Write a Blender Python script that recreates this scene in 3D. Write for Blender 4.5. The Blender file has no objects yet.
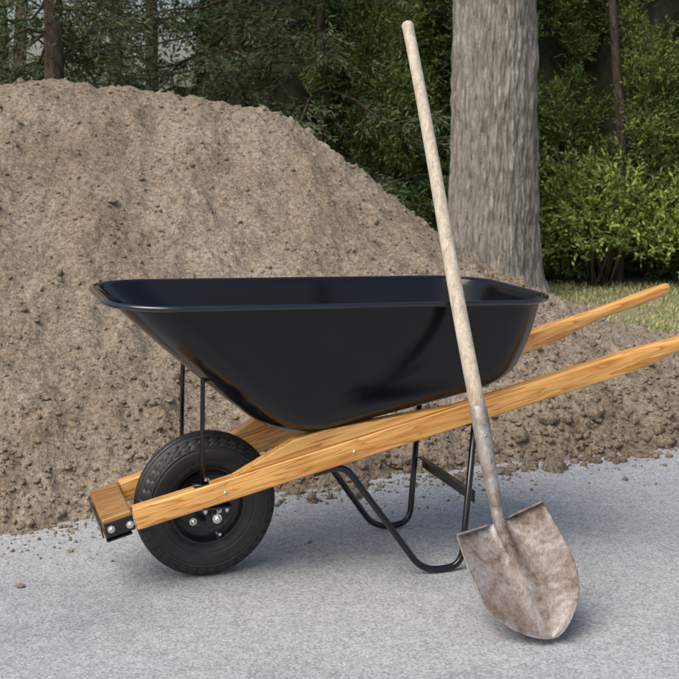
import bpy, math, random
import numpy as np
from mathutils import Vector, Matrix
random.seed(4); rng=np.random.default_rng(4)
scene=bpy.context.scene

# ------------------------------------------------------------ helpers
def mk(name, verts, faces, mat=None, smooth=False, parent=None):
    me=bpy.data.meshes.new(name)
    me.from_pydata([tuple(v) for v in verts],[],[tuple(f) for f in faces]); me.update()
    ob=bpy.data.objects.new(name,me); scene.collection.objects.link(ob)
    if mat: me.materials.append(mat)
    if smooth: me.polygons.foreach_set('use_smooth',[True]*len(me.polygons))
    if parent: ob.parent=parent
    return ob
def mk_np(name, V, F, mat=None, smooth=False, parent=None):
    V=np.asarray(V,dtype=np.float32); F=np.asarray(F,dtype=np.int32); k=F.shape[1]
    me=bpy.data.meshes.new(name)
    me.vertices.add(len(V)); me.vertices.foreach_set('co',V.ravel())
    me.loops.add(F.size); me.loops.foreach_set('vertex_index',F.ravel())
    me.polygons.add(len(F)); me.polygons.foreach_set('loop_start',np.arange(0,F.size,k,dtype=np.int32))
    me.polygons.foreach_set('loop_total',np.full(len(F),k,dtype=np.int32))
    if smooth: me.polygons.foreach_set('use_smooth',np.ones(len(F),dtype=bool))
    me.update(calc_edges=True); me.validate()
    ob=bpy.data.objects.new(name,me); scene.collection.objects.link(ob)
    if mat: me.materials.append(mat)
    if parent: ob.parent=parent
    return ob
def empty(name, loc=(0,0,0), rz=0):
    e=bpy.data.objects.new(name,None); e.location=loc; e.rotation_euler=(0,0,rz)
    e.empty_display_size=.1; scene.collection.objects.link(e); return e
def tube_data(pts, rad, n=12, closed=False, caps=True):
    pts=[Vector(p) for p in pts]; m=len(pts)
    if not hasattr(rad,'__len__'): rad=[rad]*m
    V=[];F=[]; up=None
    for i,p in enumerate(pts):
        if closed: t=(pts[(i+1)%m]-pts[i-1]).normalized()
        else: t=(pts[min(i+1,m-1)]-pts[max(i-1,0)]).normalized()
        if up is None: up=t.orthogonal().normalized()
        up=(up-t*up.dot(t)).normalized(); s=t.cross(up)
        for k in range(n):
            a=2*math.pi*k/n; V.append(p+(up*math.cos(a)+s*math.sin(a))*rad[i])
    R=m if closed else m-1
    for i in range(R):
        for k in range(n):
            a=i*n+k;b=i*n+(k+1)%n;c=((i+1)%m)*n+(k+1)%n;d=((i+1)%m)*n+k
            F.append((a,b,c,d))
    if caps and not closed:
        F.append(tuple(reversed(range(n)))); F.append(tuple(range((m-1)*n,m*n)))
    return V,F
def join(parts):
    V=[];F=[]
    for v,f in parts:
        o=len(V); V+=list(v); F+=[tuple(i+o for i in q) for q in f]
    return V,F
def smooth_path(pts, r=.03, seg=5):
    pts=[Vector(p) for p in pts]; out=[pts[0]]
    for i in range(1,len(pts)-1):
        a=pts[i-1]-pts[i]; b=pts[i+1]-pts[i]; rr=min(r,a.length*.45,b.length*.45)
        A=pts[i]+a.normalized()*rr; B=pts[i]+b.normalized()*rr
        for k in range(seg+1):
            t=k/seg; out.append(A*(1-t)**2+pts[i]*2*t*(1-t)+B*t*t)
    out.append(pts[-1]); return out
def box_data(c,s,M=None):
    V=[];
    for x in(-.5,.5):
        for y in(-.5,.5):
            for z in(-.5,.5):
                v=Vector((x*s[0],y*s[1],z*s[2])); 
                if M: v=M@v
                V.append(v+Vector(c))
    return V,[(0,1,3,2),(4,6,7,5),(0,4,5,1),(2,3,7,6),(0,2,6,4),(1,5,7,3)]
def bevel(ob,w,seg=2):
    m=ob.modifiers.new('b','BEVEL'); m.width=w; m.segments=seg; m.limit_method='ANGLE'
def bolt(c,axis,r,h):
    c=Vector(c); a=Vector(axis).normalized()
    prof=[(0,r*1.5),(.25,r*1.5),(.27,r),(.75,r*.95),(1,r*.55)]
    return tube_data([c+a*h*t for t,_ in prof],[q for _,q in prof],8)
def hsh(ix,iy,seed):
    h=(ix*374761393+iy*668265263+seed*1274126177)&0xffffffff
    h=((h^(h>>13))*1274126177)&0xffffffff
    h=((h^(h>>16))*2246822519)&0xffffffff
    return ((h>>8)&0xffff)/65535.0
def vn(x,y,seed=0):
    x=np.asarray(x,dtype=float); y=np.asarray(y,dtype=float)
    ix=np.floor(x).astype(np.int64); iy=np.floor(y).astype(np.int64)
    fx=x-ix; fy=y-iy; fx=fx*fx*(3-2*fx); fy=fy*fy*(3-2*fy)
    a=hsh(ix,iy,seed);b=hsh(ix+1,iy,seed);c=hsh(ix,iy+1,seed);d=hsh(ix+1,iy+1,seed)
    return (a*(1-fx)+b*fx)*(1-fy)+(c*(1-fx)+d*fx)*fy-.5
def fbm(x,y,seed=0,o=4):
    r=0;a=1.
    for i in range(o):
        r=r+a*vn(x*2**i+i*13.7,y*2**i+i*7.3,seed+i); a*=.5
    return r
def sstep(a,b,x):
    t=np.clip((x-a)/(b-a),0,1); return t*t*(3-2*t)

# ------------------------------------------------------------ materials
def newmat(name):
    m=bpy.data.materials.new(name); m.use_nodes=True
    nt=m.node_tree; b=nt.nodes['Principled BSDF']; return m,nt,b
def N(nt,t,**k):
    n=nt.nodes.new(t)
    for a,v in k.items():
        if a.startswith('_'): n.inputs[a[1:].replace('_',' ')].default_value=v
        else: setattr(n,a,v)
    return n
def ramp(nt,fac,stops):
    r=nt.nodes.new('ShaderNodeValToRGB'); e=r.color_ramp.elements
    while len(e)<len(stops): e.new(.5)
    for q,(p,c) in zip(e,stops):
        q.position=p; q.color=(c[0],c[1],c[2],1)
    nt.links.new(fac,r.inputs[0]); return r.outputs[0]
def coords(nt,kind='Object',scale=(1,1,1)):
    tc=nt.nodes.new('ShaderNodeTexCoord'); mp=nt.nodes.new('ShaderNodeMapping')
    mp.inputs['Scale'].default_value=scale; nt.links.new(tc.outputs[kind],mp.inputs[0]); return mp.outputs[0]
def noise(nt,vec,scale,detail=4,rough=.55,dist=0):
    n=N(nt,'ShaderNodeTexNoise'); n.inputs['Scale'].default_value=scale; n.inputs['Detail'].default_value=detail
    n.inputs['Roughness'].default_value=rough; n.inputs['Distortion'].default_value=dist
    nt.links.new(vec,n.inputs['Vector']); return n.outputs['Fac']
def vor(nt,vec,scale,out='Distance'):
    n=N(nt,'ShaderNodeTexVoronoi'); n.inputs['Scale'].default_value=scale
    nt.links.new(vec,n.inputs['Vector']); return n.outputs[out]
def mix(nt,fac,a,b,mode='MIX'):
    m=nt.nodes.new('ShaderNodeMix'); m.data_type='RGBA'; m.blend_type=mode
    for s,v in((0,fac),(6,a),(7,b)):
        if hasattr(v,'links'): nt.links.new(v,m.inputs[s])
        elif s==0: m.inputs[0].default_value=v
        else: m.inputs[s].default_value=(v[0],v[1],v[2],1)
    return m.outputs[2]
def math_(nt,op,a,b=None):
    m=nt.nodes.new('ShaderNodeMath'); m.operation=op
    for s,v in((0,a),(1,b)):
        if v is None: continue
        if hasattr(v,'links'): nt.links.new(v,m.inputs[s])
        else: m.inputs[s].default_value=v
    return m.outputs[0]
def bump(nt,b,h,strength,dist,prev=None):
    n=nt.nodes.new('ShaderNodeBump'); n.inputs['Strength'].default_value=strength; n.inputs['Distance'].default_value=dist
    nt.links.new(h,n.inputs['Height'])
    if prev is not None: nt.links.new(prev,n.inputs['Normal'])
    nt.links.new(n.outputs[0],b.inputs['Normal']); return n.outputs[0]

def m_soil():
    m,nt,b=newmat('soil'); v=coords(nt)
    c=ramp(nt,noise(nt,v,1.1,5,.72),[(.32,(.33,.255,.18)),(.45,(.44,.355,.265)),(.55,(.50,.415,.32)),(.72,(.60,.515,.415))])
    f=ramp(nt,noise(nt,v,42,4,.8),[(.3,(.46,.43,.41)),(.5,(.97,.97,.97)),(.72,(1.28,1.28,1.28))])
    c=mix(nt,1,c,f,'MULTIPLY')
    g=ramp(nt,vor(nt,v,110,'Color'),[(.05,(.66,.64,.62)),(.5,(1,1,1)),(.95,(1.27,1.27,1.27))]); c=mix(nt,1,c,g,'MULTIPLY')
    nt.links.new(c,b.inputs['Base Color']); b.inputs['Roughness'].default_value=.95; b.inputs['Specular IOR Level'].default_value=.1
    bump(nt,b,noise(nt,v,42,5,.82),1,.036); return m
def m_asphalt():
    m,nt,b=newmat('asphalt'); v=coords(nt)
    c=ramp(nt,noise(nt,v,.9,5,.62),[(.3,(.355,.372,.385)),(.7,(.425,.44,.45))])
    g=ramp(nt,vor(nt,v,165,'Color'),[(.05,(.58,.58,.58)),(.5,(1,1,1)),(.95,(1.34,1.33,1.31))])
    c=mix(nt,.8,c,g,'MULTIPLY')
    g2=ramp(nt,noise(nt,v,22,6,.8),[(.3,(.83,.83,.83)),(.7,(1.12,1.12,1.12))]); c=mix(nt,1,c,g2,'MULTIPLY')
    d=ramp(nt,vor(nt,v,55),[(.0,(.35,.35,.36)),(.07,(.5,.5,.5)),(.14,(1,1,1))]); c=mix(nt,.65,c,d,'MULTIPLY')
    st=ramp(nt,noise(nt,v,2.1,4,.6,.8),[(.36,(.88,.88,.89)),(.46,(1,1,1))]); c=mix(nt,1,c,st,'MULTIPLY')
    nt.links.new(c,b.inputs['Base Color']); b.inputs['Roughness'].default_value=.9; b.inputs['Specular IOR Level'].default_value=.15
    bump(nt,b,noise(nt,v,130,3,.7),.8,.006); return m
def m_wood(name='pine_wood',dark=1.0):
    m,nt,b=newmat(name); v=coords(nt,'Object',(1,1,1))
    w=coords(nt,'Object',(.5,7,9)); 
    n1=noise(nt,w,2.2,3,.5,.6)
    bands=math_(nt,'FRACT',math_(nt,'MULTIPLY',n1,11.0))
    c=ramp(nt,bands,[(0,(.74*dark,.42*dark,.135*dark)),(.5,(.70*dark,.37*dark,.105*dark)),(.82,(.55*dark,.24*dark,.05*dark)),(.93,(.44*dark,.17*dark,.032*dark)),(1,(.72*dark,.40*dark,.125*dark))])
    f=ramp(nt,noise(nt,coords(nt,'Object',(3,120,120)),2,3),[(.3,(.86,.84,.8)),(.7,(1.08,1.08,1.08))]); c=mix(nt,1,c,f,'MULTIPLY')
    big=ramp(nt,noise(nt,v,5,3),[(.3,(.82,.79,.75)),(.7,(1.06,1.06,1.06))]); c=mix(nt,1,c,big,'MULTIPLY')
    nt.links.new(c,b.inputs['Base Color']); b.inputs['Roughness'].default_value=.42
    b.inputs['Coat Weight'].default_value=.35; b.inputs['Coat Roughness'].default_value=.25
    bump(nt,b,bands,.12,.002); return m
def m_oldwood():
    m,nt,b=newmat('weathered_ash'); v=coords(nt,'Object',(30,30,1.5))
    c=ramp(nt,noise(nt,v,4,6,.7,.3),[(.25,(.37,.305,.225)),(.5,(.57,.50,.405)),(.75,(.69,.625,.53))])
    sp=ramp(nt,noise(nt,coords(nt,'Object',(8,8,4)),6,5,.7),[(.35,(.75,.73,.70)),(.6,(1.03,1.03,1.03))]); c=mix(nt,1,c,sp,'MULTIPLY')
    fl=ramp(nt,noise(nt,coords(nt,'Object',(70,70,5)),3,3,.6),[(.36,(.6,.54,.47)),(.44,(1,1,1))]); c=mix(nt,.6,c,fl,'MULTIPLY')
    # worn, hand-darkened wood near the socket
    sx=nt.nodes.new('ShaderNodeSeparateXYZ'); nt.links.new(coords(nt),sx.inputs[0])
    lo=ramp(nt,sx.outputs[2],[(.50,(.62,.55,.47)),(.66,(1,1,1))]); c=mix(nt,.7,c,lo,'MULTIPLY')
    nt.links.new(c,b.inputs['Base Color']); b.inputs['Roughness'].default_value=.7
    bump(nt,b,noise(nt,v,8,4),.3,.002); return m
def m_black(name,rough=.16,col=(.004,.0045,.007),coat=.6,spec=.5):
    m,nt,b=newmat(name); v=coords(nt)
    b.inputs['Base Color'].default_value=(*col,1); b.inputs['Specular IOR Level'].default_value=spec
    r=ramp(nt,noise(nt,v,9,4,.6),[(.3,(rough*.8,)*3),(.7,(rough*1.35,)*3)]); nt.links.new(r,b.inputs['Roughness'])
    b.inputs['Coat Weight'].default_value=coat; b.inputs['Coat Roughness'].default_value=.06
    return m
def m_rubber():
    m,nt,b=newmat('tyre_rubber'); v=coords(nt)
    c=ramp(nt,noise(nt,v,26,5,.75),[(.3,(.009,.0095,.011)),(.6,(.02,.02,.021)),(.8,(.045,.043,.04))])
    nt.links.new(c,b.inputs['Base Color']); b.inputs['Roughness'].default_value=.48
    return m
def m_steel():
    m,nt,b=newmat('zinc_steel'); b.inputs['Base Color'].default_value=(.7,.7,.7,1); b.inputs['Metallic'].default_value=.9; b.inputs['Roughness'].default_value=.28; return m
def m_rust():
    m,nt,b=newmat('worn_rusty_steel'); v=coords(nt)
    n=noise(nt,v,9,8,.72,.5)
    c=ramp(nt,n,[(.34,(.14,.095,.07)),(.45,(.235,.19,.165)),(.53,(.31,.28,.265)),(.68,(.42,.405,.395))])
    s=ramp(nt,noise(nt,coords(nt,'Object',(60,60,8)),3,6,.7),[(.3,(.68,.65,.63)),(.7,(1.15,1.15,1.15))]); c=mix(nt,1,c,s,'MULTIPLY')
    d=ramp(nt,noise(nt,v,38,5,.75),[(.35,(.55,.45,.38)),(.5,(1,1,1))]); c=mix(nt,.8,c,d,'MULTIPLY')
    nt.links.new(c,b.inputs['Base Color']); b.inputs['Metallic'].default_value=.3
    r=ramp(nt,n,[(.35,(.75,)*3),(.65,(.42,)*3)]); nt.links.new(r,b.inputs['Roughness'])
    bump(nt,b,noise(nt,v,70,6,.7),.35,.003); return m
def m_bark(name,ca,cb,cc,sz=.22):
    m,nt,b=newmat(name); v=coords(nt,'Object',(1,1,sz))
    n=noise(nt,v,30,6,.7,.8)
    c=ramp(nt,n,[(.33,ca),(.45,cb),(.68,cc)])
    g=ramp(nt,noise(nt,coords(nt),3,5,.7),[(.3,(.78,.79,.77)),(.7,(1.15,1.14,1.12))]); c=mix(nt,1,c,g,'MULTIPLY')
    nt.links.new(c,b.inputs['Base Color']); b.inputs['Roughness'].default_value=.9; b.inputs['Specular IOR Level'].default_value=.15
    bump(nt,b,n,1,.05); return m
def m_leaf(name,cols,scale=2.2,spread=(.45,1.6)):
    m,nt,b=newmat(name); v=coords(nt)
    g=nt.nodes.new('ShaderNodeNewGeometry')
    c=ramp(nt,noise(nt,v,scale,3,.6),[(.32,cols[0]),(.5,cols[1]),(.68,cols[2])])
    r=ramp(nt,g.outputs['Random Per Island'],[(0,(spread[0],)*3),(.6,(1,1,1)),(1,(spread[1],spread[1]*.95,spread[1]*.8))]); c=mix(nt,1,c,r,'MULTIPLY')
    nt.links.new(c,b.inputs['Base Color']); b.inputs['Roughness'].default_value=.6; b.inputs['Specular IOR Level'].default_value=.25
    return m
def m_ground():
    m,nt,b=newmat('lawn_soil'); v=coords(nt)
    c=ramp(nt,noise(nt,v,.8,6,.65),[(.35,(.30,.25,.17)),(.5,(.27,.28,.14)),(.7,(.22,.28,.11))])
    f=ramp(nt,noise(nt,v,40,5,.7),[(.3,(.6,.6,.6)),(.7,(1.3,1.3,1.3))]); c=mix(nt,1,c,f,'MULTIPLY')
    nt.links.new(c,b.inputs['Base Color']); b.inputs['Roughness'].default_value=.95
    bump(nt,b,noise(nt,v,50,5,.7),.8,.02); return m

soil=m_soil(); asphalt=m_asphalt(); wood=m_wood(); wood2=m_wood('end_block_wood',.5); oldwood=m_oldwood()
paint=m_black('black_enamel',.15,(.0025,.003,.006),0,.42); rimp=m_black('black_enamel_rim',.12,(.003,.0035,.006),.9)
framep=m_black('black_frame_paint',.28,coat=.3); rubber=m_rubber(); steel=m_steel(); rust=m_rust()
bark=m_bark('maple_bark',(.13,.115,.10),(.33,.305,.275),(.47,.445,.41))
bark2=m_bark('spruce_bark',(.035,.028,.022),(.11,.09,.07),(.21,.17,.14),.3)
cedar=m_leaf('cedar_leaf',[(.07,.105,.028),(.125,.185,.045),(.21,.275,.08)],2.4)
shrubm=m_leaf('shrub_leaf',[(.14,.195,.045),(.22,.29,.065),(.32,.38,.11)],3)
sprm=m_leaf('spruce_needle',[(.032,.052,.024),(.065,.095,.042),(.13,.16,.08)],1.5)
darkleaf=m_leaf('far_leaf',[(.03,.045,.018),(.06,.08,.03),(.12,.13,.06)],.7)
maplel=m_leaf('maple_leaf',[(.05,.1,.02),(.08,.15,.03),(.11,.19,.04)])
grassm=m_leaf('grass_blade',[(.38,.34,.18),(.34,.35,.16),(.26,.32,.12)],1.2)
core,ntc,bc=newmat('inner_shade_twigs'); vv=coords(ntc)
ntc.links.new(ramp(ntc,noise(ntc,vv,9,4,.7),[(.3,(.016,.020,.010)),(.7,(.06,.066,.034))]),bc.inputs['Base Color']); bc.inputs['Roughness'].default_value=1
ground_m=m_ground()

# ------------------------------------------------------------ camera / light
CY=-3.5
cam_d=bpy.data.cameras.new('camera'); cam=bpy.data.objects.new('camera',cam_d); scene.collection.objects.link(cam)
cam.location=(0,CY,1.25); cam.rotation_euler=(math.radians(90),0,0)
cam_d.lens=65; cam_d.sensor_width=36; cam_d.shift_y=-204.5/679; cam_d.clip_end=600
cam_d.dof.use_dof=True; cam_d.dof.focus_distance=3.45; cam_d.dof.aperture_fstop=11
scene.camera=cam
w=bpy.data.worlds.new('World'); scene.world=w; w.use_nodes=True; nt=w.node_tree
sky=nt.nodes.new('ShaderNodeTexSky'); sky.sky_type='NISHITA'; sky.sun_disc=False
sv=Vector((-.5,-.62,1.0)).normalized()
sky.sun_elevation=math.asin(sv.z); sky.sun_rotation=math.atan2(sv.x,sv.y); sky.air_density=1.2; sky.dust_density=4.5; sky.ozone_density=.6
nt.links.new(sky.outputs[0],nt.nodes['Background'].inputs[0]); nt.nodes['Background'].inputs[1].default_value=.15
sd=bpy.data.lights.new('sun','SUN'); sd.energy=2.4; sd.angle=math.radians(48); sd.color=(1,.965,.91)
so=bpy.data.objects.new('sun',sd); so.rotation_euler=sv.to_track_quat('Z','Y').to_euler(); scene.collection.objects.link(so)
scene.view_settings.view_transform='Standard'; scene.view_settings.look='None'; scene.view_settings.exposure=0

# ------------------------------------------------------------ ground
mk('ground',[(-300,-60,-.03),(300,-60,-.03),(300,400,-.03),(-300,400,-.03)],[(0,1,2,3)],ground_m)
def dfoot(X): return np.maximum(3.85+.4634*(np.clip(X,-6,3)+1.07)-.05*sstep(.5,1.5,X),3.0)
xs=np.linspace(-12,12,97); V=[];F=[]
for i,x in enumerate(xs):
    V+= [(x,-12,0),(x,float(dfoot(x))+CY+.35,0)]
for i in range(len(xs)-1): F.append((2*i,2*i+2,2*i+3,2*i+1))
mk('asphalt_pavement',V,F,asphalt)

def soil_h(X,d):
    wig=fbm(X*1.3,d*0+3.1,11,4)*.16+fbm(X*6,d*3,12,3)*.09
    df=dfoot(X)+wig
    c=np.interp(X,[-6,-5,-3.4,-2.4,-1.8,-1.3,-.95,-.63,-.47,-.32,0,.43,.85,1.05,1.4,1.8,2.1,6],
                  [0,.2,1.0,1.38,1.47,1.53,1.55,1.54,1.51,1.39,1.11,.76,.44,.34,.17,.05,.01,.0])
    c=c+fbm(X*2.0,d*1.2,31,3)*.02
    fr=.66*(d-df)
    bk=.62*(8.6-d)
    k=.08
    h=-k*np.log(np.exp(-c/k)+np.exp(-fr/k)+np.exp(-bk/k))
    body=sstep(.0,.25,h)
    h=np.where(h>-.05,h,-.05)
    flat=.018*sstep(-.05,.18,d-df)-.045*(1-sstep(-.12,.06,d-df))
    h=np.maximum(h,0)+flat
    msk=sstep(-.1,.1,d-df); rgt=sstep(.3,1.0,X)
    h=h+fbm(X*3,d*3,21,3)*.035*body+fbm(X*8,d*8,24,3)*(.008+.024*body+.02*rgt)*msk
    patch=.55+1.3*np.clip(fbm(X*1.7,d*1.7,77,2)+.35,0,1)
    n2=fbm(X*13,d*13,27,4); h=h+np.maximum(n2,0)**1.2*(.042+.03*rgt)*msk*patch
    n3=fbm(X*32,d*32,57,2); h=h+np.maximum(n3-.05,0)*.028*msk*patch
    g=sstep(6.6,7.3,d+fbm(X*2,d*2,41,3)*.6)*sstep(1.25,1.7,X+fbm(X*2,d*2,44,3)*.4)
    h=h-.07*g
    return h
nx,ny=700,640
gx=np.linspace(-3.4,3.3,nx); gd=3.0+6.4*(np.linspace(0,1,ny)**1.2)
X,D=np.meshgrid(gx,gd); H=soil_h(X,D)
V=np.stack([X,D+CY,H],-1).reshape(-1,3)
ii=(np.arange(ny-1)[:,None]*nx+np.arange(nx-1)[None,:]).ravel()
F=np.stack([ii,ii+1,ii+nx+1,ii+nx],-1)
pile=empty('dirt_pile')
mk_np('mound',V,F,soil,True,pile)
def ico():
    t=(1+5**.5)/2
    v=np.array([(-1,t,0),(1,t,0),(-1,-t,0),(1,-t,0),(0,-1,t),(0,1,t),(0,-1,-t),(0,1,-t),(t,0,-1),(t,0,1),(-t,0,-1),(-t,0,1)],float)
    v/=np.linalg.norm(v[0])
    f=[(0,11,5),(0,5,1),(0,1,7),(0,7,10),(0,10,11),(1,5,9),(5,11,4),(11,10,2),(10,7,6),(7,1,8),(3,9,4),(3,4,2),(3,2,6),(3,6,8),(3,8,9),(4,9,5),(2,4,11),(6,2,10),(8,6,7),(9,8,1)]
    V=list(map(tuple,v)); c={};F=[]
    def mid(a,b):
        k=(min(a,b),max(a,b))
        if k not in c:
            p=np.array(V[a])+np.array(V[b]); p/=np.linalg.norm(p); V.append(tuple(p)); c[k]=len(V)-1
        return c[k]
    for a,b,d in f:
        x,y,z=mid(a,b),mid(b,d),mid(d,a); F+=[(a,x,z),(b,y,x),(d,z,y),(x,y,z)]
    return np.array(V),np.array(F)
IV,IF=ico()
def rocks(P,S,seed,amp=.28):
    r=np.random.default_rng(seed); n=len(P)
    nv=IV[None]*(1+r.uniform(-amp,amp,(n,len(IV),1)))*(S[:,None,None])*r.uniform(.55,1.2,(n,1,3))*np.array([1,1,.8])
    V=(nv+P[:,None]).reshape(-1,3); F=(IF[None]+np.arange(n)[:,None,None]*len(IV)).reshape(-1,3); return V,F
# crumbs over the slope
n=10500
px=rng.uniform(-3.0,2.6,n); q=rng.random(n)
pd=dfoot(px)+np.where(q<.5,rng.exponential(.28,n)-.08,rng.uniform(0,3.0,n))
S=np.clip(rng.lognormal(-5.2,.5,n),.003,.022)*np.where(px>.3,1.25,1)
ph=soil_h(px,pd); keep=ph>-.01
P=np.stack([px,pd+CY,np.maximum(ph,0)+S*.2],-1)[keep]
a,b_=rocks(P,S[keep],1,.33); mk_np('clods',a,b_,soil,True,pile)
# broken lumps at the foot, right side
n=300; px=np.clip(rng.normal(1.05,.6,n),-.3,2.6); pd=dfoot(px)+rng.exponential(.26,n)-.14; S=np.clip(rng.lognormal(-4.15,.55,n),.007,.06)
P=np.stack([px,pd+CY,np.maximum(soil_h(px,pd),0)+S*.15],-1)
a,b_=rocks(P,S,3,.38)
mk_np('lumps',a,b_,soil,True,pile)
# loose grit on the pavement
n=2300; px=rng.uniform(-2.2,2.6,n); pd=dfoot(px)-np.minimum(rng.exponential(.10,n),.55); S=np.clip(rng.lognormal(-5.8,.5,n),.0015,.013)
a,b_=rocks(np.stack([px,pd+CY,S*.4],-1),S,2); mk_np('pavement_grit',a,b_,soil,False)

# ------------------------------------------------------------ foliage generator
def leaves(P,Dr,L,W,r):
    n=len(P); Dr=Dr/np.linalg.norm(Dr,axis=1,keepdims=True)
    q=r.normal(size=(n,3)); s=np.cross(Dr,q); s/=np.linalg.norm(s,axis=1,keepdims=True)
    L=np.broadcast_to(L,(n,))[:,None]; W=np.broadcast_to(W,(n,))[:,None]
    V=np.stack([P,P+Dr*L*.5+s*W*.5,P+Dr*L,P+Dr*L*.5-s*W*.5],1).reshape(-1,3)
    return V,np.arange(4*n).reshape(n,4)
def sprays(C,Dm,r,k=10,size=.13,L=.05,W=.014):
    n=len(C); Dm=Dm/np.linalg.norm(Dm,axis=1,keepdims=True)
    q=r.normal(size=(n,3)); s=np.cross(Dm,q); s/=np.linalg.norm(s,axis=1,keepdims=True)
    t=np.linspace(0,1,k)[None,:,None]; sg=np.where(np.arange(k)%2==0,1,-1)[None,:,None]
    P=C[:,None]+Dm[:,None]*size*t*r.uniform(.6,1.3,(n,1,1))
    dd=Dm[:,None]*.9+s[:,None]*sg*.8+r.normal(size=(n,k,3))*.18
    return leaves(P.reshape(-1,3),dd.reshape(-1,3),L*r.uniform(.7,1.3,n*k),W,r)

# hedge of cedars
hd=empty('cedar_hedge')
def hedge_y(x,z):
    col=np.abs(np.sin(x*math.pi/1.05+.4*np.sin(x*2.1)))
    return 7.5-.48*col**.8-.85*fbm(x*2.0,z*1.2,51,4)+.05*z
r=np.random.default_rng(7)
n=20000
near=r.random(n)<.78; hx=np.where(near,r.uniform(-.3,3.5,n),r.uniform(-.3,7.5,n))
hz=np.where(near,r.uniform(.02,2.8,n),r.uniform(.02,4.2,n))
dens=fbm(hx*3.4,hz*2.2,61,3); kp=dens>-.22; hx=hx[kp];hz=hz[kp]
hy=hedge_y(hx,hz)+r.exponential(.09,len(hx))-.05
Dm=np.stack([r.normal(0,.45,len(hx)),r.normal(-.5,.35,len(hx)),r.normal(.6,.5,len(hx))],-1)
a,b_=sprays(np.stack([hx,hy,hz],-1),Dm,r,9,.15,.045,.014); mk_np('foliage',a,b_,cedar,False,hd)
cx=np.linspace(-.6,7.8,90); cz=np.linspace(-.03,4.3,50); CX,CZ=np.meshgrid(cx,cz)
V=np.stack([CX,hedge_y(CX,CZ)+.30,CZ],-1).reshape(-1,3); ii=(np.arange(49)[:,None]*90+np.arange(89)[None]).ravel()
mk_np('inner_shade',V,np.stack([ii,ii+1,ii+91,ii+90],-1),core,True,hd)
parts=[]
for k in range(7):
    x=1.75+k*.8+random.uniform(-.2,.2); y=float(hedge_y(x,1.2))+.06
    parts.append(tube_data([(x,y,-.03),(x+.03,y-.02,1.2),(x-.05,y,2.4),(x,y+.1,4)],[.05,.042,.035,.02],8))
v,f=join(parts); mk('stems',v,f,bark2,True,hd)

# shrub in front of the hedge
sh=empty('shrub')
n=2600; th=r.uniform(0,2*math.pi,n); ph=np.arccos(r.uniform(-.2,1,n)); rad=.7+.45*fbm(th*3,ph*3,71,3)
cs=np.where(r.random(n)<.5,0,1)
C=np.stack([2.2+cs*.95+np.cos(th)*np.sin(ph)*.6*rad, 6.85-cs*.1+np.sin(th)*np.sin(ph)*.4*rad, .42-cs*.05+np.cos(ph)*.66*rad],-1); C[:,2]=np.maximum(C[:,2],.02)
C+=r.normal(0,.08,C.shape)
C[:,2]=np.maximum(C[:,2],.0)
Dm=C-np.array([2.6,7.0,.1])[None]+r.normal(0,.5,C.shape)
a,b_=sprays(C,Dm,r,8,.12,.05,.021); mk_np('foliage',a,b_,shrubm,False,sh)
parts=[]
for k in range(26):
    x=2.15+random.choice([0,.95])+random.uniform(-.1,.1); y=6.8+random.uniform(-.1,.1)
    parts.append(tube_data([(x,y,-.03),(x+random.uniform(-.15,.15),y+random.uniform(-.15,.1),.4),(x+random.uniform(-.4,.4),y+random.uniform(-.3,.2),.8)],[.012,.009,.004],6))
v,f=join(parts); mk('stems',v,f,bark2,True,sh)

# spruces
def spruce(x,y,Hh,R,seed,zmin=.5,nb=95,tr=.14,lean=0):
    r=np.random.default_rng(seed); e=empty('spruce_tree',(x,y,0))
    tp=[(lean*z/Hh+.04*math.sin(z),.03*math.cos(z*1.3),z) for z in np.linspace(-.03,Hh,14)]
    v,f=tube_data(tp,[tr*(1-.93*i/13) for i in range(14)],12); parts=[(v,f)]
    Ps=[];Ds=[]
    for k in range(nb):
        u=(k+r.random())/nb; z=zmin+(Hh-zmin)*u**1.9; L=R*(1-z/Hh)**.75*r.uniform(.7,1.1)+.15
        low=z<4
        az=r.uniform(0,2*math.pi); d=np.array([math.cos(az),math.sin(az),0]); sd=np.array([-d[1],d[0],0])
        ss=np.linspace(0,1,7); br=[]
        for s in ss: br.append(d*s*L+np.array([lean*z/Hh,0,z+L*(-.36*s+.16*s*s*s)+.05*math.sin(s*9+az)]))
        parts.append(tube_data(br,[.012*(1-.85*s)+.002 for s in ss],5,caps=False))
        nt_=int((18+32*L/R)*(1 if low else .35))
        for j in range(nt_):
            s=r.uniform(.15,1)**.8; i0=min(int(s*6),5); fr=s*6-i0; p=br[i0]*(1-fr)+br[i0+1]*fr
            sg=1 if j%2 else -1
            td=sd*sg*r.uniform(.3,1)+d*r.uniform(.4,1)+np.array([0,0,r.uniform(-.75,.1)]); td/=np.linalg.norm(td)
            tl=L*.26*(1.15-s)+.12
            m=int(4+tl*28); t=np.linspace(.05,1,m)[:,None]
            pp=p+td*tl*t+np.array([0,0,-.15*tl])*t*t
            Ps.append(pp); Ds.append(td*.9+r.normal(0,.45,(m,3)))
    P=np.concatenate(Ps); Dd=np.concatenate(Ds)
    a,b_=leaves(P,Dd,r.uniform(.045,.085,len(P)),.014,r); mk_np('needles',a,b_,sprm,False,e)
    v,f=join(parts); mk('trunk_and_branches',v,f,bark2,True,e)
spruce(-1.0,8.0,9,2.6,5,.35,120,.10)
spruce(-3.2,7.9,9,2.3,6,.6,80,.12)
spruce(.3,9.0,9,2.3,9,.3,80,.13)
spruce(-2.22,5.9,7.5,1.2,8,2.02,45,.095)
spruce(-.2,7.2,8,1.5,12,.4,95,.05)

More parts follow.
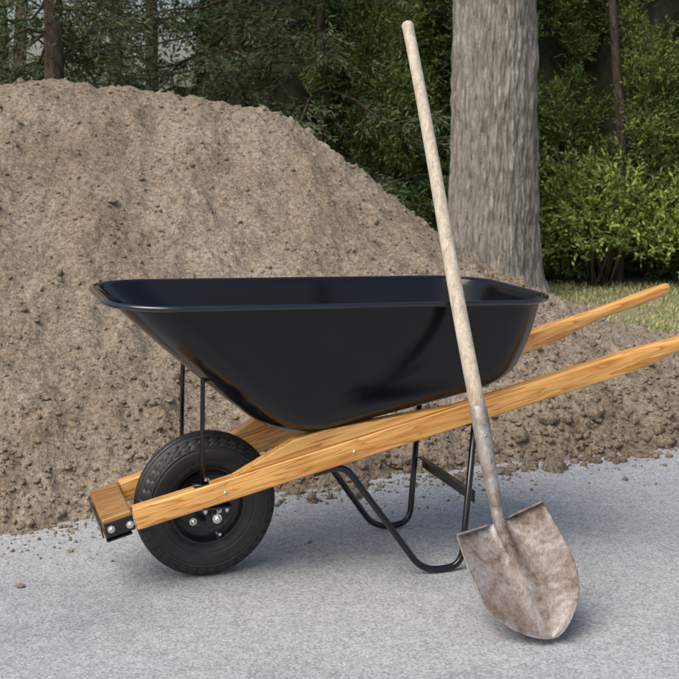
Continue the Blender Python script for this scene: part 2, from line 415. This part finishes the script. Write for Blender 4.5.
# distant trees
dt=empty('distant_trees')
n=13000; dx=r.uniform(-9,10,n); dz=r.uniform(0,5.2,n); dy=12.5+1.2*fbm(dx*.9,dz*.9,81,4)+r.exponential(.25,n)
kp=(fbm(dx*1.8,dz*1.8,83,3)>-.25)&~((dx<-1.6)&(dz>1.5)&(r.random(n)<.8)); C=np.stack([dx,dy,dz],-1)[kp]
a,b_=sprays(C,r.normal(size=C.shape)+np.array([0,-.8,.1]),r,5,.2,.13,.05); mk_np('foliage',a,b_,darkleaf,False,dt)
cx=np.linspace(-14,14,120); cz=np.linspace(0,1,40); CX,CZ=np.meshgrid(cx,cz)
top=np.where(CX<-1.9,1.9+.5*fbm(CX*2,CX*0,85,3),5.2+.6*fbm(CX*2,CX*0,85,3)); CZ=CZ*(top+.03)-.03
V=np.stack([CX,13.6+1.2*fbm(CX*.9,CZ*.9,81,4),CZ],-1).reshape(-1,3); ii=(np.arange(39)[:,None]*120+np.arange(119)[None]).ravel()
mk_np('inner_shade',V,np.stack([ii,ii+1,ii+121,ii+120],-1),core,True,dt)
parts=[]
for k in range(9):
    x=-8+k*.75+random.uniform(-.3,.3); y=11.2+random.uniform(-.6,.6); parts.append(tube_data([(x,y,-.03),(x+random.uniform(-.1,.1),y,2),(x+random.uniform(-.2,.2),y,5.5)],[.09,.08,.05],8))
v,f=join(parts); mk('trunks',v,f,bark2,True,dt)

# ------------------------------------------------------------ big maple trunk
mt=empty('maple_tree',(1.165,6.0,0))
nu,nz=260,360; zz=np.linspace(-.05,6.2,nz)
aa=np.linspace(0,2*math.pi,nu,endpoint=False)
A,Z=np.meshgrid(aa,zz)
R=.320-.009*Z+.09*np.exp(-np.maximum(Z,0)/.28)*(1+.5*np.cos(A*5+.6))
wgt=sstep(0,2*math.pi,A)
seam=lambda s,sx,sz: (1-wgt)*vn(A*sx+.6*np.sin(Z*5),Z*sz,s)+wgt*vn((A-2*math.pi)*sx+.6*np.sin(Z*5),Z*sz,s)
rd=np.abs(seam(91,8,2.6))+.8*np.abs(seam(92,17,6))+.6*seam(93,34,13)
R=R+.040*(rd-.3)+.02*np.cos(A*2+Z*.5)
V=np.stack([R*np.cos(A)+.03*np.sin(Z*.8),R*np.sin(A),Z],-1).reshape(-1,3)
i0=np.arange(nz-1)[:,None]*nu; j0=np.arange(nu)[None]; j1=(j0+1)%nu
F=np.stack([(i0+j0).ravel(),(i0+j1).ravel(),(i0+nu+j1).ravel(),(i0+nu+j0).ravel()],-1)
mk_np('trunk',V,F,bark,True,mt)
parts=[];tips=[]
for k in range(9):
    az=k*2.4; L=random.uniform(1.2,2.0); z0=5.2+.1*k; d=Vector((math.cos(az),math.sin(az),0))
    pts=[Vector((0,0,z0))+d*L*s+Vector((0,0,2.0*L*s*(1-.3*s)*.8)) for s in (0,.25,.5,.75,1)]
    parts.append(tube_data(pts,[.16,.11,.08,.05,.02],8)); tips+=pts[2:]
v,f=join(parts); mk('limbs',v,f,bark,True,mt)
C=np.array([tuple(t) for t in tips]); C=C[r.integers(0,len(C),1300)]+r.normal(0,.4,(1300,3))
a,b_=sprays(C,r.normal(size=C.shape),r,4,.2,.10,.07); mk_np('crown_leaves',a,b_,maplel,False,mt)

# grass
n=26000; gx_=r.uniform(1.2,5,n); gy=r.uniform(3.2,7.0,n)
gm=sstep(6.6,7.3,gy-CY+fbm(gx_*2,(gy-CY)*2,41,3)*.6)*sstep(1.25,1.7,gx_+fbm(gx_*2,(gy-CY)*2,44,3)*.4)*(fbm(gx_*1.5,gy*1.5,95,3)>-.12)
kp=(gm>.5)&(r.random(n)<.75)
P=np.stack([gx_,gy,np.full(n,-.03)],-1)[kp]
a,b_=leaves(P,np.stack([r.normal(0,.6,len(P)),r.normal(0,.6,len(P)),np.ones(len(P))],-1),r.uniform(.025,.06,len(P)),.009,r)
mk_np('grass',a,b_,grassm)

# ------------------------------------------------------------ wheelbarrow
YAW=math.radians(18)
wb=empty('wheelbarrow',(-.384,0,0),YAW)
WR=.203
def railz(x): return .2728+.2526*x
def raily(x): return .13+.0876*(x+.22)
def lathe(prof,n,cy=(0,0,WR)):
    V=[];F=[];m=len(prof)
    for i in range(n):
        a=2*math.pi*i/n
        for rr,y in prof: V.append((rr*math.cos(a)+cy[0],y+cy[1],rr*math.sin(a)+cy[2]))
    for i in range(n):
        for k in range(m-1):
            F.append((i*m+k,((i+1)%n)*m+k,((i+1)%n)*m+k+1,i*m+k+1))
    return V,F
# tyre with ribbed, siped tread
nA=320; npf=141; V=[];F=[]
for i in range(nA):
    al=2*math.pi*i/nA
    for k in range(npf):
        t=math.pi*(-.86+1.72*k/(npf-1)); c=math.cos(t); s=math.sin(t)
        cr=math.copysign(abs(c)**.85,c); sr=math.copysign(abs(s)**.85,s)
        rr=.150+.0525*cr; y=.056*sr
        if abs(t)<1.22:
            g=(t/1.22*3.5+.5)%1.0; gd=max(0,min(1,(abs(g-.5)-.31)/.07))
            zz_=abs(t/1.22); ph_=(al*40/(2*math.pi)+.5*g)%1.0
            sp_=1.0 if (ph_<.25 and zz_>.40) else 0
            rr-=.0055*max(gd,sp_)
        if 1.32<abs(t)<1.40 or 1.88<abs(t)<1.95: y*=.965
        V.append((rr*math.cos(al),y,rr*math.sin(al)+WR))
for i in range(nA):
    for k in range(npf-1):
        F.append((i*npf+k,((i+1)%nA)*npf+k,((i+1)%nA)*npf+k+1,i*npf+k+1))
mk('tyre',V,F,rubber,True,wb)
prof=[(.112,-.026),(.113,-.036),(.108,-.040),(.102,-.036),(.098,-.026),(.088,-.020),(.070,-.012),(.052,-.014),(.040,-.024),(.033,-.028),(.031,-.060),(.014,-.062),(.014,-.066)]
v1,f1=lathe(prof,64); v2,f2=lathe([(a,-b) for a,b in prof],64)
v,f=join([(v1,f1),(v2,f2)]); mk('wheel_rim',v,f,framep,True,wb)
parts=[tube_data([(0,-.165,WR),(0,.165,WR)],.0095,16)]
for k in range(5):
    a=2*math.pi*k/5+.3; parts.append(bolt((.062*math.cos(a),-.012,WR+.062*math.sin(a)),(0,-1,0),.0075,.012))
for s in(-1,1): parts.append(tube_data([(0,s*.060,WR),(0,s*.085,WR)],[.024,.020],20)); parts.append(bolt((0,s*.160,WR),(0,s,0),.009,.014))
parts.append(tube_data([(.03,-.018,WR-.085),(.034,-.045,WR-.083)],.0045,8))
v,f=join(parts); o=mk('axle_and_bolts',v,f,steel,False,wb)
parts=[]
for s in(-1,1):
    parts.append(box_data((0,s*.128,WR+.014),(.05,.006,.085))); parts.append(box_data((0,s*.148,WR+.030),(.085,.046,.006)))
v,f=join(parts); o=mk('axle_brackets',v,f,framep,False,wb); bevel(o,.003)
parts=[]
for s in(-1,1):
    for dx_ in(-.03,.03): parts.append(bolt((dx_,s*.150,WR+.026),(0,0,-1),.006,.014))
    parts.append(bolt((.012,s*.131,WR+.012),(0,s,0),.005,.008))
v,f=join(parts); mk('bracket_bolts',v,f,steel,False,wb)
# rails
def rail(s):
    A=Vector((-.22,s*.13,railz(-.22))); B=Vector((1.72,s*.30,railz(1.72))); Ld=(B-A).length
    secs=[(0,.056,.043),(.004,.060,.046),(1.50,.060,.046),(1.56,.058,.045),(1.64,.044,.040),(1.70,.038,.036),(1.76,.040,.037),(1.85,.043,.038),(1.95,.043,.038),(1.985,.040,.036),(Ld-.006,.034,.030),(Ld,.024,.02)]
    V=[];F=[];n=0
    for (x,h,w_) in secs:
        round_=.006 if x<1.55 else .0155 
        cs=[]
        for cx_,cz_,a0 in((1,1,0),(-1,1,90),(-1,-1,180),(1,-1,270)):
            for k in range(5):
                a=math.radians(a0+k*22.5); rr=min(round_,h*.45,w_*.45)
                cs.append(((w_/2-rr)*cx_+rr*math.cos(a),(h/2-rr)*cz_+rr*math.sin(a)))
        n=len(cs); off=.03-h/2 if x>1.5 else 0
        V+=[(x,-p[0],p[1]+off*.5) for p in cs]
    for i in range(len(secs)-1):
        for k in range(n):
            F.append((i*n+k,i*n+(k+1)%n,(i+1)*n+(k+1)%n,(i+1)*n+k))
    F.append(tuple(range(n))); F.append(tuple(range((len(secs)-1)*n,len(secs)*n)))
    o=mk('handle_far' if s>0 else 'handle_near',V,F,wood,False,wb)
    o.data.polygons.foreach_set('use_smooth',[True]*len(o.data.polygons))
    o.modifiers.new('e','EDGE_SPLIT').split_angle=math.radians(40)
    o.location=A; o.rotation_mode='QUATERNION'; o.rotation_quaternion=(B-A).to_track_quat('X','Z')
    pr=[(.28,.0302),(.47,.079),(.56,.079),(.95,.0302)]
    V=[(x,y,z) for y in(-.019,.019) for x,z in pr]; m=4
    F=[(3,2,1,0),(4,5,6,7)]+[(k,(k+1)%m,m+(k+1)%m,m+k) for k in range(m)]
    w_=mk('riser_block',V,F,wood,False,wb); bevel(w_,.003); w_.location=A; w_.rotation_mode='QUATERNION'; w_.rotation_quaternion=o.rotation_quaternion
rail(-1); rail(1)
rot=Matrix.Rotation(-math.atan(.2526),3,'Y')
zc=railz(-.265)
v,f=box_data((0,0,0),(.082,.285,.056)); o=mk('front_block',v,f,wood2,False,wb); bevel(o,.006,3); o.location=(-.264,-.0,zc); o.rotation_euler=(0,-math.atan(.2526),0)
parts=[box_data(Vector((-.262,-.1465,zc-.004)),(.078,.004,.040),rot),box_data(Vector((-.262,.1465,zc-.004)),(.078,.004,.040),rot),
 box_data(Vector((-.2615,0,zc-.0325)),(.07,.30,.004),rot),box_data(Vector((-.308,0,zc-.016)),(.004,.296,.03),rot)]
v,f=join(parts); o=mk('front_bracket',v,f,framep,False,wb); bevel(o,.0015)
parts=[bolt((-.285,-.148,zc-.008),(0,-1,0),.007,.008),bolt((-.235,-.148,zc-.0),(0,-1,0),.007,.008)]
for x in(.0,.36,.74):
    parts.append(bolt((x+.02,-raily(x)-.0235,railz(x)+.002),(-.09,-1,0),.005,.005))
for s in(-1,1):
    parts.append(bolt((-.03,s*.12,.622),(-.6,0,-.6),.007,.016)); parts.append(bolt((-.015,s*.15,.60),(-.6,0,-.6),.006,.016))
v,f=join(parts); mk('bolts',v,f,steel,False,wb)

# tray
def rr_loop(x0,x1,hw,rf,rb,zf,na=14,ne=10):
    pts=[]
    cor=[(x1-rb,hw-rb,0,rb),(x0+rf,hw-rf,90,rf),(x0+rf,-hw+rf,180,rf),(x1-rb,-hw+rb,270,rb)]
    arcs=[]
    for cx_,cy_,a0,rad in cor:
        arcs.append([(cx_+rad*math.cos(math.radians(a0+90*k/na)),cy_+rad*math.sin(math.radians(a0+90*k/na))) for k in range(na+1)])
    for i in range(4):
        pts+=arcs[i]; a=arcs[i][-1]; b=arcs[(i+1)%4][0]
        for k in range(1,ne): pts.append((a[0]+(b[0]-a[0])*k/ne,a[1]+(b[1]-a[1])*k/ne))
    return [Vector((x,y,zf(x))) for x,y in pts]
rimz=lambda x:.806-.024*(x+.3)
botz=lambda x:.402+.190*(x-.2)
Rl=rr_loop(-.286,.966,.300,.17,.15,rimz); Bl=rr_loop(.185,.895,.215,.13,.13,botz)
Fl=rr_loop(-.305,.984,.318,.185,.165,lambda x:rimz(x)+.004)
Cc=Vector((.53,0,botz(.53)))
rows=[]
rows.append(Fl)
rows.append([p.lerp(q,.85)+Vector((0,0,.002)) for p,q in zip(Fl,Rl)])
def bulge(p,q,t):
    o=p.lerp(q,t); d=(o-Vector((.4,0,o.z))).normalized(); return o+d*.012*math.sin(math.pi*t)
for t in [.015,.1,.2,.3,.4,.5,.6,.7,.8]: rows.append([bulge(p,q,t) for p,q in zip(Rl,Bl)])
for k in range(1,8):
    t=k/7; row=[]
    for p,q in zip(Rl,Bl):
        a=bulge(p,q,.8); c=q.lerp(Cc,.28); row.append(a*(1-t)**2+q*2*t*(1-t)+c*t*t)
    rows.append(row)
for t in(.45,.65,.85): rows.append([q.lerp(Cc,t) for q in Bl])
n=len(Rl); V=[p for r_ in rows for p in r_]; F=[]
for i in range(len(rows)-1):
    for k in range(n): F.append((i*n+k,i*n+(k+1)%n,(i+1)*n+(k+1)%n,(i+1)*n+k))
V.append(Cc); b0=(len(rows)-1)*n
for k in range(n): F.append((b0+k,b0+(k+1)%n,len(V)-1))
o=mk('tray',V,F,paint,True,wb); m=o.modifiers.new('s','SOLIDIFY'); m.thickness=.0022
v,f=tube_data([p-Vector((0,0,.005)) for p in Fl],.0075,12,closed=True); mk('tray_rolled_rim',v,f,rimp,True,wb)
# braces
parts=[]
for s in(-1,1):
    pts=smooth_path([(-.005,s*.145,.645),(-.036,s*.145,.605),(-.04,s*.150,railz(-.04)+.03)],.02)
    parts.append(tube_data(pts,.0065,10)); parts.append(box_data((-.04,s*.146,railz(-.04)+.0335),(.05,.03,.005)))
v,f=join(parts); mk('tray_braces',v,f,framep,True,wb)
# legs
parts=[]
for s in(-1,1):
    y=s*.205; 
    pts=smooth_path([(.27,s*.172,railz(.27)-.036),(.36,s*.18,railz(.36)-.04),(.585,y,.0105),(.705,y,.0105),(.745,s*.212,railz(.745)-.034)],.05,7)
    parts.append(tube_data(pts,.0095,12))
    parts.append(box_data((.745,s*.2135,railz(.745)-.0335),(.07,.03,.004),rot))
v,f=join(parts); mk('legs',v,f,framep,True,wb)
parts=[box_data((.748,0,.205),(.006,.40,.034)),box_data((.74,0,.2215),(.02,.396,.004))]
v,f=join(parts); o=mk('leg_crossbar',v,f,framep,False,wb); bevel(o,.0015)

# ------------------------------------------------------------ shovel
sh_=empty('shovel',(.451,-.43,0))
def ax(z): return Vector((-.157*z,.372*z,z))
zs=list(np.linspace(.50,1.565,30))
pts=[ax(z)+Vector((.002*math.sin(z*6),0,0)) for z in zs]+[ax(1.577),ax(1.585),ax(1.590)]
rad=[.0195+.002*math.sin(z*3) for z in zs]+[.019,.014,.005]
v,f=tube_data(pts,rad,24); mk('wooden_handle',v,f,oldwood,True,sh_)
Nn=ax(.252); T=Vector((.526-.451,-.478+.43,.006)); b=(T-Nn); Lb=b.length; b.normalize()
wv=Vector((1,.22,.13)); wv=(wv-b*wv.dot(b)).normalized(); nn=wv.cross(b); 
if nn.y>0: nn=-nn
zs=[.53,.52,.47,.42,.36,.31,.28,.255]; pts=[ax(z) for z in zs]
rad=[.0215,.0235,.0235,.0225,.0190,.0172,.0165,.0160]
pts+= [Nn+b*.03-nn*.004,Nn+b*.07-nn*.007,Nn+b*.12-nn*.013,Nn+b*.16-nn*.018]; rad+=[.0155,.0145,.011,.006]
v,f=tube_data(pts,rad,24); p2=[bolt(ax(.46)+Vector((.004,-.022,0)),(0,-1,-.3),.004,.005)]
v,f=join([(v,f)]+p2); mk('socket',v,f,rust,True,sh_)
ts=np.concatenate([[0,0,0],np.linspace(.012,1,60)]); ns=81; V=[];F=[]
def hw(t): return np.interp(t,[0,.1,.3,.5,.62,.74,.84,.92,.97,.99,1],[.125,.129,.134,.134,.127,.111,.087,.058,.034,.018,.007])
for i,t in enumerate(ts):
    for j in range(ns):
        s=-1+2*j/(ns-1)
        cur=.034*s*s*(1-.25*t)+.02*t*t
        ridge=.019*math.exp(-(s/(.11+.08*t))**2)*max(0,1-t/.72)**.8
        off=cur+ridge-.014
        p=Nn+b*(Lb*t)+wv*(hw(t)*s)+nn*off
        fold=min(1,max(0,(abs(s)-.16)/.12))
        if i==0: p+=nn*.016*fold
        if i==1: p+=nn*.007*fold-b*.006*fold
        if i==2: p-=b*.003*fold
        V.append(p)
for i in range(len(ts)-1):
    for j in range(ns-1): F.append((i*ns+j,i*ns+j+1,(i+1)*ns+j+1,(i+1)*ns+j))
o=mk('blade',V,F,rust,True,sh_); m=o.modifiers.new('s','SOLIDIFY'); m.thickness=.0024; m.offset=0
